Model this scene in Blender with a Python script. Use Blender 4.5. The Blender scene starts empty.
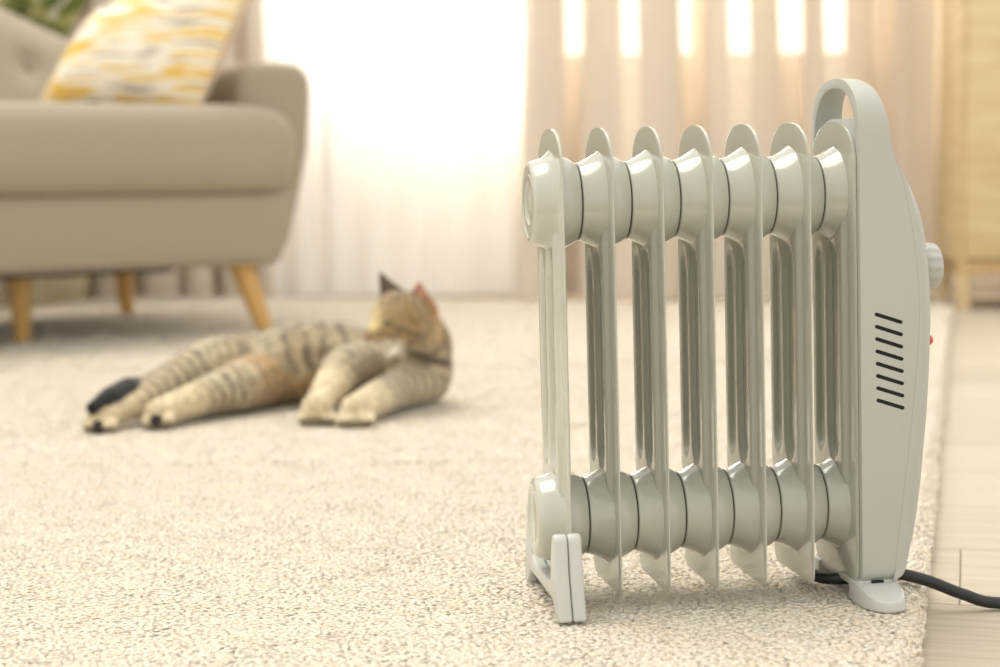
import bpy, bmesh, math, random
import numpy as np
from mathutils import Vector, Matrix, Euler, noise as mnoise

random.seed(7)
rng = np.random.default_rng(7)
sc = bpy.context.scene
COL = sc.collection
R = math.radians

# ---------------------------------------------------------------- camera
F_PX = 1800.0
CAM_H = 0.344
cam_d = bpy.data.cameras.new('camera')
cam = bpy.data.objects.new('camera', cam_d)
COL.objects.link(cam)
CAM_ROT = Matrix.Rotation(R(90 - 5.329), 3, 'X') @ Matrix.Rotation(R(-0.5), 3, 'Z')
CAM_LOC = Vector((0, 0, CAM_H))
cam.location = CAM_LOC
cam.rotation_euler = CAM_ROT.to_euler()
cam_d.sensor_width = 36.0
cam_d.lens = F_PX / 1000 * 36.0
cam_d.clip_start = 0.05
cam_d.dof.use_dof = True
cam_d.dof.focus_distance = 1.33
cam_d.dof.aperture_fstop = 4.8
sc.camera = cam

# ---------------------------------------------------------------- world, lights, exposure
w = bpy.data.worlds.new('world'); sc.world = w
w.use_nodes = True
bg = w.node_tree.nodes['Background']
bg.inputs['Color'].default_value = (1.0, 0.965, 0.895, 1)
bg.inputs['Strength'].default_value = 1.30

ld = bpy.data.lights.new('window_daylight', 'AREA')
ld.shape = 'RECTANGLE'; ld.size = 3.2; ld.size_y = 2.4
ld.energy = 200; ld.color = (1.0, 0.955, 0.86)
lo = bpy.data.objects.new('window_daylight', ld); COL.objects.link(lo)
lo.location = (0.2, 5.75, 1.75); lo.rotation_euler = (R(-90), 0, 0)

sd = bpy.data.lights.new('sun', 'SUN')
sd.energy = 2.3; sd.angle = R(40); sd.color = (1.0, 0.94, 0.84)
so = bpy.data.objects.new('sun', sd); COL.objects.link(so)
so.rotation_euler = Vector((0.26, -0.20, -0.94)).to_track_quat('-Z', 'Y').to_euler()

sc.view_settings.view_transform = 'Standard'
sc.view_settings.look = 'None'
sc.view_settings.gamma = 1.0
sc.view_settings.use_curve_mapping = False
sc.view_settings.exposure = 0.0
sc.cycles.use_denoising = True
sc.cycles.max_bounces = 10
sc.cycles.transparent_max_bounces = 16

# ---------------------------------------------------------------- helpers
def ray(px, py):
    return CAM_ROT @ Vector(((px - 500) / F_PX, -(py - 333.5) / F_PX, -1))
def P(px, py, Y):
    """world point on the sight line of a photo pixel, at world distance Y"""
    d = ray(px, py); return CAM_LOC + d * (Y / d.y)
def G(px, py, z=0.0):
    d = ray(px, py); return CAM_LOC + d * ((z - CAM_H) / d.z)

def srgb(r, g, b):
    def f(c):
        c /= 255.0
        return c / 12.92 if c <= 0.04045 else ((c + 0.055) / 1.055) ** 2.4
    return (f(r), f(g), f(b), 1.0)

def empty(name, loc=(0, 0, 0), rot=(0, 0, 0)):
    o = bpy.data.objects.new(name, None); COL.objects.link(o)
    o.location = loc; o.rotation_euler = rot; o.empty_display_size = 0.05
    return o

def link(name, me, mat=None, parent=None, loc=None, rot=None, smooth=None):
    o = bpy.data.objects.new(name, me); COL.objects.link(o)
    if mat is not None and len(me.materials) == 0: me.materials.append(mat)
    if parent is not None: o.parent = parent
    if loc is not None: o.location = loc
    if rot is not None: o.rotation_euler = rot
    if smooth is not None: shade(me, smooth)
    return o

def shade(me, ang):
    me.polygons.foreach_set('use_smooth', [True] * len(me.polygons))
    if ang < 179: me.set_sharp_from_angle(angle=R(ang))
    me.update()

def tag(o, label=None, cat=None, group=None, kind=None):
    if label: o['label'] = label
    if cat: o['category'] = cat
    if group: o['group'] = group
    if kind: o['kind'] = kind
    return o

def mesh(name, v, f):
    me = bpy.data.meshes.new(name); me.from_pydata([tuple(p) for p in v], [], f); me.update(); return me

def recalc(me):
    bm = bmesh.new(); bm.from_mesh(me); bmesh.ops.recalc_face_normals(bm, faces=bm.faces); bm.to_mesh(me); bm.free(); return me

def apply_mods(me, setup):
    """run modifiers on a mesh and return the resulting mesh"""
    o = bpy.data.objects.new('tmp', me); COL.objects.link(o)
    setup(o)
    dg = bpy.context.evaluated_depsgraph_get(); dg.update()
    r = bpy.data.meshes.new_from_object(o.evaluated_get(dg))
    bpy.data.objects.remove(o)
    return r

def boolean(a, b, op):
    ob = bpy.data.objects.new('tmpb', b); COL.objects.link(ob)
    def s(o):
        m = o.modifiers.new('b', 'BOOLEAN'); m.operation = op; m.object = ob; m.solver = 'EXACT'
    r = apply_mods(a, s)
    bpy.data.objects.remove(ob)
    return r

def bevel(me, width, seg=3, ang=35):
    def s(o):
        m = o.modifiers.new('v', 'BEVEL'); m.width = width; m.segments = seg
        m.limit_method = 'ANGLE'; m.angle_limit = R(ang); m.use_clamp_overlap = True
    return apply_mods(me, s)

def subsurf(me, lv=2):
    def s(o):
        m = o.modifiers.new('s', 'SUBSURF'); m.levels = lv; m.render_levels = lv
    return apply_mods(me, s)

def prism(pts, axis, a, b):
    """closed polygon (2-D points) extruded along an axis from a to b"""
    def mk(p, t):
        if axis == 'x': return (t, p[0], p[1])
        if axis == 'y': return (p[0], t, p[1])
        return (p[0], p[1], t)
    n = len(pts)
    v = [mk(p, a) for p in pts] + [mk(p, b) for p in pts]
    f = [list(range(n)), list(range(2 * n - 1, n - 1, -1))]
    f += [[i, i + n, (i + 1) % n + n, (i + 1) % n] for i in range(n)]
    return recalc(mesh('prism', v, f))

def box(x0, x1, y0, y1, z0, z1, bev=0.0, seg=2):
    me = prism([(x0, y0), (x1, y0), (x1, y1), (x0, y1)], 'z', z0, z1)
    return bevel(me, bev, seg) if bev else me

def lathe(profile, axis='x', seg=48, wob=None):
    """profile: list of (along, radius)"""
    v, f = [], []
    for (a, r) in profile:
        for k in range(seg):
            t = 2 * math.pi * k / seg
            rr = r * (wob(t, a) if wob else 1)
            c, s = rr * math.cos(t), rr * math.sin(t)
            v.append({'x': (a, c, s), 'y': (c, a, s), 'z': (c, s, a)}[axis])
    n = len(profile)
    for i in range(n - 1):
        for k in range(seg):
            k2 = (k + 1) % seg
            f.append([i * seg + k, i * seg + k2, (i + 1) * seg + k2, (i + 1) * seg + k])
    f.append(list(range(seg))[::-1]); f.append([(n - 1) * seg + k for k in range(seg)])
    return recalc(mesh('lathe', v, f))

def tube(pts, rad, seg=12, sub=8):
    """smooth tube through points; rad number or list"""
    pts = [Vector(p) for p in pts]
    n = len(pts); rads = rad if isinstance(rad, (list, tuple)) else [rad] * n
    out, rr = [], []
    for i in range(n - 1):
        p0, p1, p2, p3 = pts[max(i - 1, 0)], pts[i], pts[i + 1], pts[min(i + 2, n - 1)]
        for k in range(sub):
            t = k / sub
            out.append(0.5 * ((2 * p1) + (p2 - p0) * t + (2 * p0 - 5 * p1 + 4 * p2 - p3) * t * t + (3 * p1 - p0 - 3 * p2 + p3) * t ** 3))
            rr.append(rads[i] * (1 - t) + rads[i + 1] * t)
    out.append(pts[-1]); rr.append(rads[-1])
    v, f = [], []
    up = Vector((0.13, 0.21, 0.97)).normalized()
    for i, p in enumerate(out):
        d = (out[min(i + 1, len(out) - 1)] - out[max(i - 1, 0)]).normalized()
        a = d.cross(up).normalized(); up = a.cross(d).normalized()
        for k in range(seg):
            t = 2 * math.pi * k / seg
            v.append(p + (a * math.cos(t) + up * math.sin(t)) * rr[i])
    for i in range(len(out) - 1):
        for k in range(seg):
            k2 = (k + 1) % seg
            f.append([i * seg + k, i * seg + k2, (i + 1) * seg + k2, (i + 1) * seg + k])
    f.append(list(range(seg))[::-1]); f.append([(len(out) - 1) * seg + k for k in range(seg)])
    return recalc(mesh('tube', v, f))

# ---------------------------------------------------------------- materials
def new_mat(name, color=(0.8, 0.8, 0.8, 1), rough=0.5, coat=0.0, spec=0.5):
    m = bpy.data.materials.new(name); m.use_nodes = True
    b = m.node_tree.nodes['Principled BSDF']
    b.inputs['Base Color'].default_value = color
    b.inputs['Roughness'].default_value = rough
    b.inputs['Coat Weight'].default_value = coat
    b.inputs['Coat Roughness'].default_value = 0.08
    b.inputs['Specular IOR Level'].default_value = spec
    return m, m.node_tree, b

def N(nt, typ, **kw):
    n = nt.nodes.new(typ)
    for k, v in kw.items():
        if k in n.inputs: n.inputs[k].default_value = v
        else: setattr(n, k, v)
    return n

def ramp(nt, fac, stops):
    r = nt.nodes.new('ShaderNodeValToRGB')
    el = r.color_ramp.elements
    while len(el) < len(stops): el.new(0.5)
    for e, (p, c) in zip(el, stops): e.position = p; e.color = c
    nt.links.new(fac, r.inputs['Fac'])
    return r.outputs['Color']

def noise_bump(nt, b, scale, strength, dist=0.001, detail=4, coord='Object'):
    tc = N(nt, 'ShaderNodeTexCoord')
    nz = N(nt, 'ShaderNodeTexNoise', Scale=scale, Detail=detail)
    nt.links.new(tc.outputs[coord], nz.inputs['Vector'])
    bp = N(nt, 'ShaderNodeBump', Strength=strength, Distance=dist)
    nt.links.new(nz.outputs['Fac'], bp.inputs['Height'])
    nt.links.new(bp.outputs['Normal'], b.inputs['Normal'])
    return nz

M = {}
# enamelled steel of the radiator
m, nt, b = new_mat('enamel', srgb(181, 182, 171), 0.18, 0.6); M['enamel'] = m
noise_bump(nt, b, 60, 0.05, 0.0006, 2)
# plastic of the heater housing
m, nt, b = new_mat('white_plastic', srgb(174, 175, 169), 0.42); M['plastic'] = m
noise_bump(nt, b, 900, 0.04, 0.0003, 2)
m, nt, b = new_mat('foot_plastic', srgb(190, 191, 186), 0.38); M['foot'] = m
noise_bump(nt, b, 700, 0.04, 0.0003, 2)
m, nt, b = new_mat('black_slot', srgb(20, 18, 16), 0.8); M['slot'] = m
m, nt, b = new_mat('black_rubber', srgb(34, 33, 34), 0.42); M['cord'] = m
noise_bump(nt, b, 500, 0.05, 0.0003, 2)
m, nt, b = new_mat('dark_gap', srgb(62, 60, 54), 0.6); M['gap'] = m
m, nt, b = new_mat('red_lens', srgb(190, 25, 20), 0.15, 0.5); M['red'] = m

# rug
m, nt, b = new_mat('wool', srgb(254, 247, 228), 0.95, spec=0.1); M['wool'] = m
geo = N(nt, 'ShaderNodeNewGeometry')
tc = N(nt, 'ShaderNodeTexCoord')
nz = N(nt, 'ShaderNodeTexNoise', Scale=35.0, Detail=3.0); nt.links.new(tc.outputs['Object'], nz.inputs['Vector'])
mx = N(nt, 'ShaderNodeMath', operation='MULTIPLY_ADD'); nt.links.new(geo.outputs['Random Per Island'], mx.inputs[0])
mx.inputs[1].default_value = 0.55; nt.links.new(nz.outputs['Fac'], mx.inputs[2])
nt.links.new(ramp(nt, mx.outputs[0], [(0.25, srgb(252, 240, 217)), (0.60, srgb(254, 245, 228)), (1.0, srgb(255, 250, 238))]), b.inputs['Base Color'])
wc = b.inputs['Base Color'].links[0].from_socket
tl = N(nt, 'ShaderNodeBsdfTranslucent'); nt.links.new(wc, tl.inputs['Color'])
mxs = N(nt, 'ShaderNodeMixShader', Fac=0.38); nt.links.new(b.outputs[0], mxs.inputs[1]); nt.links.new(tl.outputs[0], mxs.inputs[2])
nt.links.new(mxs.outputs[0], nt.nodes['Material Output'].inputs['Surface'])

m, nt, b = new_mat('wool_backing', srgb(254, 247, 228), 0.95, spec=0.1); M['wool_base'] = m
noise_bump(nt, b, 260, 0.9, 0.004, 5)

# oak floor, whitewashed
m, nt, b = new_mat('pale_oak', srgb(236, 224, 200), 0.6, spec=0.3); M['plank'] = m
tc = N(nt, 'ShaderNodeTexCoord'); oi = N(nt, 'ShaderNodeObjectInfo')
mp = N(nt, 'ShaderNodeMapping'); mp.inputs['Scale'].default_value = (3, 60, 3)
ad = N(nt, 'ShaderNodeVectorMath', operation='ADD')
ml = N(nt, 'ShaderNodeVectorMath', operation='SCALE'); ml.inputs['Scale'].default_value = 37.0
cb = N(nt, 'ShaderNodeCombineXYZ'); nt.links.new(oi.outputs['Random'], cb.inputs['X']); nt.links.new(oi.outputs['Random'], cb.inputs['Y'])
nt.links.new(cb.outputs[0], ml.inputs[0]); nt.links.new(tc.outputs['Object'], ad.inputs[0]); nt.links.new(ml.outputs[0], ad.inputs[1])
nt.links.new(ad.outputs[0], mp.inputs['Vector'])
nz = N(nt, 'ShaderNodeTexNoise', Scale=1.6, Detail=6.0, Roughness=0.6); nt.links.new(mp.outputs[0], nz.inputs['Vector'])
mx = N(nt, 'ShaderNodeMath', operation='MULTIPLY_ADD'); nt.links.new(oi.outputs['Random'], mx.inputs[0]); mx.inputs[1].default_value = 0.22
nt.links.new(nz.outputs['Fac'], mx.inputs[2])
nt.links.new(ramp(nt, mx.outputs[0], [(0.32, srgb(158, 148, 131)), (0.55, srgb(176, 167, 150)), (0.9, srgb(189, 181, 166))]), b.inputs['Base Color'])
m, nt, b = new_mat('subfloor', srgb(176, 160, 134), 0.8); M['subfloor'] = m
noise_bump(nt, b, 40, 0.2)

# walls
m, nt, b = new_mat('wall_paint', srgb(246, 240, 230), 0.8); M['wall'] = m
noise_bump(nt, b, 300, 0.08, 0.0005)
m, nt, b = new_mat('white_trim', srgb(240, 236, 228), 0.4); M['trim'] = m
noise_bump(nt, b, 200, 0.05, 0.0004)
m, nt, b = new_mat('glowing_glass', (1, 1, 1, 1), 0.05)
M['glass'] = m
tr = N(nt, 'ShaderNodeBsdfTransparent'); gl = N(nt, 'ShaderNodeBsdfGlossy', Roughness=0.03)
mxs = N(nt, 'ShaderNodeMixShader', Fac=0.06)
# panes emit light themselves, standing in for the overexposed daylight outside
em = N(nt, 'ShaderNodeEmission', Strength=6.0, Color=(1.0, 0.95, 0.91, 1)); ads = N(nt, 'ShaderNodeAddShader')
nt.links.new(tr.outputs[0], ads.inputs[0]); nt.links.new(em.outputs[0], ads.inputs[1])
nt.links.new(ads.outputs[0], mxs.inputs[1]); nt.links.new(gl.outputs[0], mxs.inputs[2])
nt.links.new(mxs.outputs[0], nt.nodes['Material Output'].inputs['Surface'])

def cloth_mat(name, col, trans_col, translucent, transparent, weave=900):
    m = bpy.data.materials.new(name); m.use_nodes = True; nt = m.node_tree
    nt.nodes.remove(nt.nodes['Principled BSDF'])
    tc = N(nt, 'ShaderNodeTexCoord')
    mp = N(nt, 'ShaderNodeMapping'); mp.inputs['Scale'].default_value = (1, 1, 0.08)
    nt.links.new(tc.outputs['Object'], mp.inputs['Vector'])
    nz = N(nt, 'ShaderNodeTexNoise', Scale=weave, Detail=2.0); nt.links.new(mp.outputs[0], nz.inputs['Vector'])
    c = ramp(nt, nz.outputs['Fac'], [(0.3, tuple(x * 0.93 for x in col[:3]) + (1,)), (0.7, col)])
    df = N(nt, 'ShaderNodeBsdfDiffuse'); nt.links.new(c, df.inputs['Color'])
    tl = N(nt, 'ShaderNodeBsdfTranslucent', Color=trans_col)
    tp = N(nt, 'ShaderNodeBsdfTransparent', Color=trans_col)
    m1 = N(nt, 'ShaderNodeMixShader', Fac=translucent); m2 = N(nt, 'ShaderNodeMixShader', Fac=transparent)
    nt.links.new(df.outputs[0], m1.inputs[1]); nt.links.new(tl.outputs[0], m1.inputs[2])
    nt.links.new(m1.outputs[0], m2.inputs[1]); nt.links.new(tp.outputs[0], m2.inputs[2])
    nt.links.new(m2.outputs[0], nt.nodes['Material Output'].inputs['Surface'])
    return m
M['sheer'] = cloth_mat('sheer_voile', srgb(255, 254, 252), srgb(255, 253, 250), 0.16, 0.12)
M['drape'] = cloth_mat('beige_drape', srgb(226, 214, 199), srgb(255, 248, 234), 0.01, 0.10)

# sofa fabric
def fabric(name, col, var=0.88, rough=0.9):
    m, nt, b = new_mat(name, col, rough, spec=0.2)
    tc = N(nt, 'ShaderNodeTexCoord')
    nz = N(nt, 'ShaderNodeTexNoise', Scale=320.0, Detail=4.0); nt.links.new(tc.outputs['Object'], nz.inputs['Vector'])
    nt.links.new(ramp(nt, nz.outputs['Fac'], [(0.3, tuple(c * var for c in col[:3]) + (1,)), (0.7, col)]), b.inputs['Base Color'])
    bp = N(nt, 'ShaderNodeBump', Strength=0.3, Distance=0.001)
    nt.links.new(nz.outputs['Fac'], bp.inputs['Height']); nt.links.new(bp.outputs['Normal'], b.inputs['Normal'])
    b.inputs['Sheen Weight'].default_value = 0.15
    return m
M['sofa'] = fabric('sofa_linen', srgb(164, 153, 134))
M['dust'] = fabric('black_lining', srgb(58, 48, 40))
M['pillow_back'] = fabric('pillow_back_linen', srgb(214, 192, 168))

def wood(name, c0, c1, scale=(6, 6, 60), rough=0.45):
    m, nt, b = new_mat(name, c1, rough)
    tc = N(nt, 'ShaderNodeTexCoord'); mp = N(nt, 'ShaderNodeMapping'); mp.inputs['Scale'].default_value = scale
    nt.links.new(tc.outputs['Object'], mp.inputs['Vector'])
    nz = N(nt, 'ShaderNodeTexNoise', Scale=1.0, Detail=5.0, Distortion=0.6); nt.links.new(mp.outputs[0], nz.inputs['Vector'])
    nt.links.new(ramp(nt, nz.outputs['Fac'], [(0.3, c0), (0.7, c1)]), b.inputs['Base Color'])
    return m
M['leg_wood'] = wood('honey_beech', srgb(190, 146, 80), srgb(214, 172, 106), (80, 80, 6))
M['cab_wood'] = wood('light_ash', srgb(204, 178, 132), srgb(224, 204, 166), (4, 4, 46))
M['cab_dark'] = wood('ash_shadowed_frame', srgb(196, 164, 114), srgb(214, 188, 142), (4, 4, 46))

# patterned pillow: short brushed dashes of yellow, grey and white in bowed rows
m, nt, b = new_mat('ikat_print', srgb(235, 222, 190), 0.9, spec=0.15); M['ikat'] = m
tc = N(nt, 'ShaderNodeTexCoord')
nzw = N(nt, 'ShaderNodeTexNoise', Scale=5.0, Detail=1.0); nt.links.new(tc.outputs['Object'], nzw.inputs['Vector'])
dis = N(nt, 'ShaderNodeVectorMath', operation='MULTIPLY_ADD'); nt.links.new(nzw.outputs['Color'], dis.inputs[0])
dis.inputs[1].default_value = (0.05, 0.05, 0.05); nt.links.new(tc.outputs['Object'], dis.inputs[2])
mp = N(nt, 'ShaderNodeMapping'); mp.inputs['Scale'].default_value = (6, 1, 75); mp.inputs['Rotation'].default_value = (0, R(8), 0)
nt.links.new(dis.outputs[0], mp.inputs['Vector'])
nz = N(nt, 'ShaderNodeTexNoise', Scale=1.0, Detail=1.5); nt.links.new(mp.outputs[0], nz.inputs['Vector'])
c = ramp(nt, nz.outputs['Fac'], [(0.0, srgb(150, 142, 132)), (0.36, srgb(172, 162, 148)), (0.41, srgb(246, 240, 226)), (0.52, srgb(248, 240, 222)),
                                 (0.56, srgb(238, 204, 120)), (0.68, srgb(232, 192, 96)), (0.74, srgb(250, 238, 205))])
nt.links.new(c, b.inputs['Base Color'])

m, nt, b = new_mat('leaf', srgb(98, 120, 52), 0.5); M['leaf'] = m
tc = N(nt, 'ShaderNodeTexCoord'); nz = N(nt, 'ShaderNodeTexNoise', Scale=14.0, Detail=3.0); nt.links.new(tc.outputs['Object'], nz.inputs['Vector'])
nt.links.new(ramp(nt, nz.outputs['Fac'], [(0.35, srgb(84, 108, 44)), (0.55, srgb(140, 150, 84)), (0.72, srgb(214, 205, 150))]), b.inputs['Base Color'])
m, nt, b = new_mat('pot_ceramic', srgb(190, 182, 150), 0.5); M['pot'] = m
noise_bump(nt, b, 60, 0.2)
m, nt, b = new_mat('soil', srgb(70, 52, 38), 0.95); M['soil'] = m
noise_bump(nt, b, 120, 0.9, 0.004)

# ---------------------------------------------------------------- setting
E_DIR = Vector((0.252, 0.968, 0)).normalized()       # along the rug's long edge
R_DIR = Vector((0.968, -0.252, 0)).normalized()      # along the floor boards
ANG = math.atan2(R_DIR.y, R_DIR.x)

floor = link('floor', box(-3.6, 2.4, -1.2, 5.0, -0.05, -0.0031), M['subfloor'])
tag(floor, 'pale whitewashed oak plank floor', kind='structure')
pl_me = {}
for row in range(-1, 20):
    u0 = 1.423 + 0.208 * (row - 2)
    off = -0.002 if row == 2 else (-0.002 + (0.43 * (row - 2)) % 1.2)
    k = -5
    while k < 3:
        r0 = off + 1.2 * k; k += 1
        if r0 > 2.2 or r0 + 1.2 < -3.6: continue
        c = R_DIR * (r0 + 0.6) + E_DIR * (u0 + 0.104)
        if c.y > 4.75 or c.y < -0.1 or c.x < -3.0: continue
        if 'a' not in pl_me:
            pl_me['a'] = box(-0.5996, 0.5996, -0.1028, 0.1028, -0.0030, 0.0, 0.0006, 1)
        link('plank', pl_me['a'], M['plank'], floor, loc=(c.x, c.y, 0), rot=(0, 0, ANG))

# back wall around a wide window
WY = 4.82
wx0, wx1, wz0, wz1 = -0.50, 1.00, 0.590, 2.15
wall = empty('wall_back', (0, WY, 0)); tag(wall, 'cream painted wall with a wide window behind the curtains', kind='structure')
def wpart(n, x0, x1, z0, z1): link(n, box(x0, x1, 0, 0.16, z0, z1), M['wall'], wall)
wpart('wall_panel', -2.6, wx0, 0, 2.6); wpart('wall_panel', wx1, 2.4, 0, 2.6)
wpart('wall_panel', wx0, wx1, 0, wz0); wpart('wall_panel', wx0, wx1, wz1, 2.6)
bb = link('baseboard_back', box(-2.6, 2.4, WY - 0.014, WY, 0, 0.07, 0.004), M['trim']); tag(bb, 'white baseboard along the back wall', kind='structure')
win = empty('window_1', (0, WY + 0.05, 0)); tag(win, 'bright white-framed window behind the curtains', kind='structure')
link('window_sill', box(wx0 - 0.04, wx1 + 0.04, -0.060, 0.0, wz0 - 0.025, wz0, 0.004), M['trim'], win)
fr = 0.05
for (x0, x1, z0, z1) in ((wx0, wx1, wz0, wz0 + fr), (wx0, wx1, wz1 - fr, wz1), (wx0, wx0 + fr, wz0 + fr, wz1 - fr), (wx1 - fr, wx1, wz0 + fr, wz1 - fr)):
    link('window_frame', box(x0, x1, 0, 0.06, z0, z1, 0.003), M['trim'], win)
mul = [0.05, 0.545]
for xm in mul:
    link('mullion', box(xm - 0.03, xm + 0.03, 0, 0.06, wz0 + fr, wz1 - fr, 0.003), M['trim'], win)
edges = [wx0 + fr] + [q for xm in mul for q in (xm - 0.03, xm + 0.03)] + [wx1 - fr]
for i in range(0, 6, 2):
    link('pane', box(edges[i], edges[i + 1], 0.028, 0.034, wz0 + fr, wz1 - fr), M['glass'], win)

# ---------------------------------------------------------------- curtains
def curtain(name, x0, x1, yc, z0, z1, nfold, amp, over, mat, seed, taper=0.0, per=18):
    rnd = random.Random(seed)
    # irregular fold lengths
    ph = [0.0]; pos = [0.0]
    ws = [rnd.uniform(0.65, 1.4) for _ in range(nfold)]
    am = [rnd.uniform(0.7, 1.2) for _ in range(nfold + 1)]
    tot = sum(ws); v, f = [], []
    rows = 16; nper = per
    cols = nfold * nper + 1
    for j in range(rows + 1):
        tz = j / rows; z = z0 + (z1 - z0) * tz
        for i in range(cols):
            k, q = divmod(i, nper)
            if k == nfold: k, q = nfold - 1, nper
            s = q / nper
            xs = (sum(ws[:k]) + ws[k] * s) / tot
            a = am[k] * (1 - s) + am[k + 1] * s
            p = 2 * math.pi * s
            wv = 0.25 * math.sin(3.1 * z + 2.0 * xs * nfold + seed)
            x = x0 + (x1 - x0) * xs + over * a * math.sin(2 * p) + 0.012 * math.sin(2.3 * z + k)
            y = yc - amp * a * (1 + 0.2 * math.sin(2.2 * z + k * 1.7)) * math.cos(p + wv) + 0.004 * math.sin(9 * z + k)
            v.append((x, y, z))
    for j in range(rows):
        for i in range(cols - 1):
            f.append([j * cols + i, j * cols + i + 1, (j + 1) * cols + i + 1, (j + 1) * cols + i])
    me = mesh(name, v, f)
    def s(o):
        m = o.modifiers.new('t', 'SOLIDIFY'); m.thickness = 0.0009
    return link(name, me, mat, smooth=180)

o = curtain('sheer_curtain', -0.70, 0.10, 4.66, 0.012, 2.3, 9, 0.011, 0.0, M['sheer'], 3)
tag(o, 'translucent white sheer curtain glowing in front of the window', 'curtain')
o = curtain('drape', 0.05, 1.105, 4.58, 0.012, 2.3, 4, 0.055, 0.075, M['drape'], 19, per=36)
tag(o, 'beige drape hanging in deep folds behind the heater, window light glowing through', 'curtain')
o = curtain('drape', -1.75, -0.575, 4.60, 0.012, 2.3, 10, 0.045, 0.026, M['drape'], 23)
tag(o, 'beige drape hanging behind the sofa and its cushion', 'curtain')

# ---------------------------------------------------------------- rug with pile
rug_o = R_DIR * (-0.030) + E_DIR * 0.70
rug = empty('rug', (rug_o.x, rug_o.y, 0), (0, 0, ANG))
tag(rug, 'thick cream wool pile rug under the heater and the cat', 'rug')
RL, RW, RZ = 3.45, 2.05, 0.0185      # local x: -RW..0 (right edge at 0), local y: 0..RL
link('rug_base', box(-RW, 0.0, 0, RL, 0.0006, RZ, 0.009, 3), M['wool_base'], rug, smooth=40)
def pile(name, spacing, ymin, ymax, rad, hgt, seed):
    r = np.random.default_rng(seed)
    nx = int(RW / spacing); ny = int(RL / spacing)
    gx, gy = np.meshgrid(np.arange(nx), np.arange(ny))
    x = -RW + (gx.ravel() + r.uniform(0, 1, nx * ny)) * spacing
    y = (gy.ravel() + r.uniform(0, 1, nx * ny)) * spacing
    ca, sa = math.cos(ANG), math.sin(ANG)
    X = rug_o.x + ca * x - sa * y; Y = rug_o.y + sa * x + ca * y
    keep = (Y > ymin) & (Y <= ymax) & (np.abs(X + 0.02 * Y) < 0.305 * Y + (0.25 if ymax < 2 else 0.6))
    x, y = x[keep], y[keep]; n = len(x)
    droop = np.clip((x + 0.012) / 0.012, 0, 1) ** 2 * 0.011     # the pile rolls over the rug's edge
    x = np.where(x > -0.012, x + droop * 0.35, x)
    ang = r.uniform(0, 2 * np.pi, n); tw = r.uniform(0, 2 * np.pi, n)
    # slow combing direction so neighbouring tufts clump together
    cx = np.sin(x * 47 + 3 * np.sin(y * 29)) ; cy = np.cos(y * 53 + 2 * np.sin(x * 37))
    h = hgt * r.uniform(0.75, 1.08, n) * (1 + 0.10 * np.sin(x * 61 + 2 * np.sin(y * 47)) * np.cos(y * 71))
    lean = 1.0 * h
    dx = lean * (0.75 * np.cos(ang) + 0.2 * cx); dy = lean * (0.75 * np.sin(ang) + 0.2 * cy)
    V = np.zeros((n, 7, 3)); z0 = RZ - 0.004
    for k in range(3):
        t = tw + 2 * np.pi * k / 3
        V[:, k, 0] = x + rad * np.cos(t); V[:, k, 1] = y + rad * np.sin(t); V[:, k, 2] = z0
        V[:, 3 + k, 0] = x + 0.42 * dx + 1.1 * rad * np.cos(t + .4); V[:, 3 + k, 1] = y + 0.42 * dy + 1.1 * rad * np.sin(t + .4)
        V[:, 3 + k, 2] = z0 + 0.004 + h * 0.75
    V[:, 6, 0] = x + 1.5 * dx; V[:, 6, 1] = y + 1.5 * dy; V[:, 6, 2] = z0 + 0.004 + h * 0.80
    V[:, :, 2] -= droop[:, None]
    base = (np.arange(n) * 7)[:, None]
    quads = np.concatenate([base + np.array([[a, (a + 1) % 3, 3 + (a + 1) % 3, 3 + a]]) for a in range(3)])
    tris = np.concatenate([base + np.array([[3 + a, 3 + (a + 1) % 3, 6]]) for a in range(3)])
    nq, ntv = len(quads), len(tris)
    me = bpy.data.meshes.new(name)
    me.vertices.add(n * 7); me.vertices.foreach_set('co', V.ravel())
    me.loops.add(nq * 4 + ntv * 3); me.loops.foreach_set('vertex_index', np.concatenate([quads.ravel(), tris.ravel()]))
    me.polygons.add(nq + ntv)
    me.polygons.foreach_set('loop_start', np.concatenate([np.arange(nq) * 4, nq * 4 + np.arange(ntv) * 3]))
    me.polygons.foreach_set('use_smooth', np.ones(nq + ntv, dtype=bool))
    me.update(calc_edges=True); me.validate()
    o = link('pile', me, M['wool'], rug)
    o['kind'] = 'stuff'
    return o
pile('pile', 0.0031, 0.95, 1.95, 0.0029, 0.0039, 1)
pile('pile', 0.0046, 1.95, 2.9, 0.0042, 0.0053, 2)
pile('pile', 0.0095, 2.9, 4.7, 0.0082, 0.0085, 3)

# ---------------------------------------------------------------- oil-filled radiator heater
HT = Matrix.Translation((0.0435, 1.3142, 0.0273)) @ Matrix.Rotation(R(8.589), 4, 'Z') @ Matrix.Rotation(-0.0188, 4, 'Y')
heater = empty('oil_heater'); heater.matrix_world = HT
heater.location = HT.to_translation(); heater.rotation_euler = HT.to_euler()
tag(heater, 'white oil-filled radiator heater with seven fins standing on the rug', 'heater')
SP, FD, FH, ZT, ZB, RJ = 0.036, 0.095, 0.343, 0.2896, 0.0579, 0.0284

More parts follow.
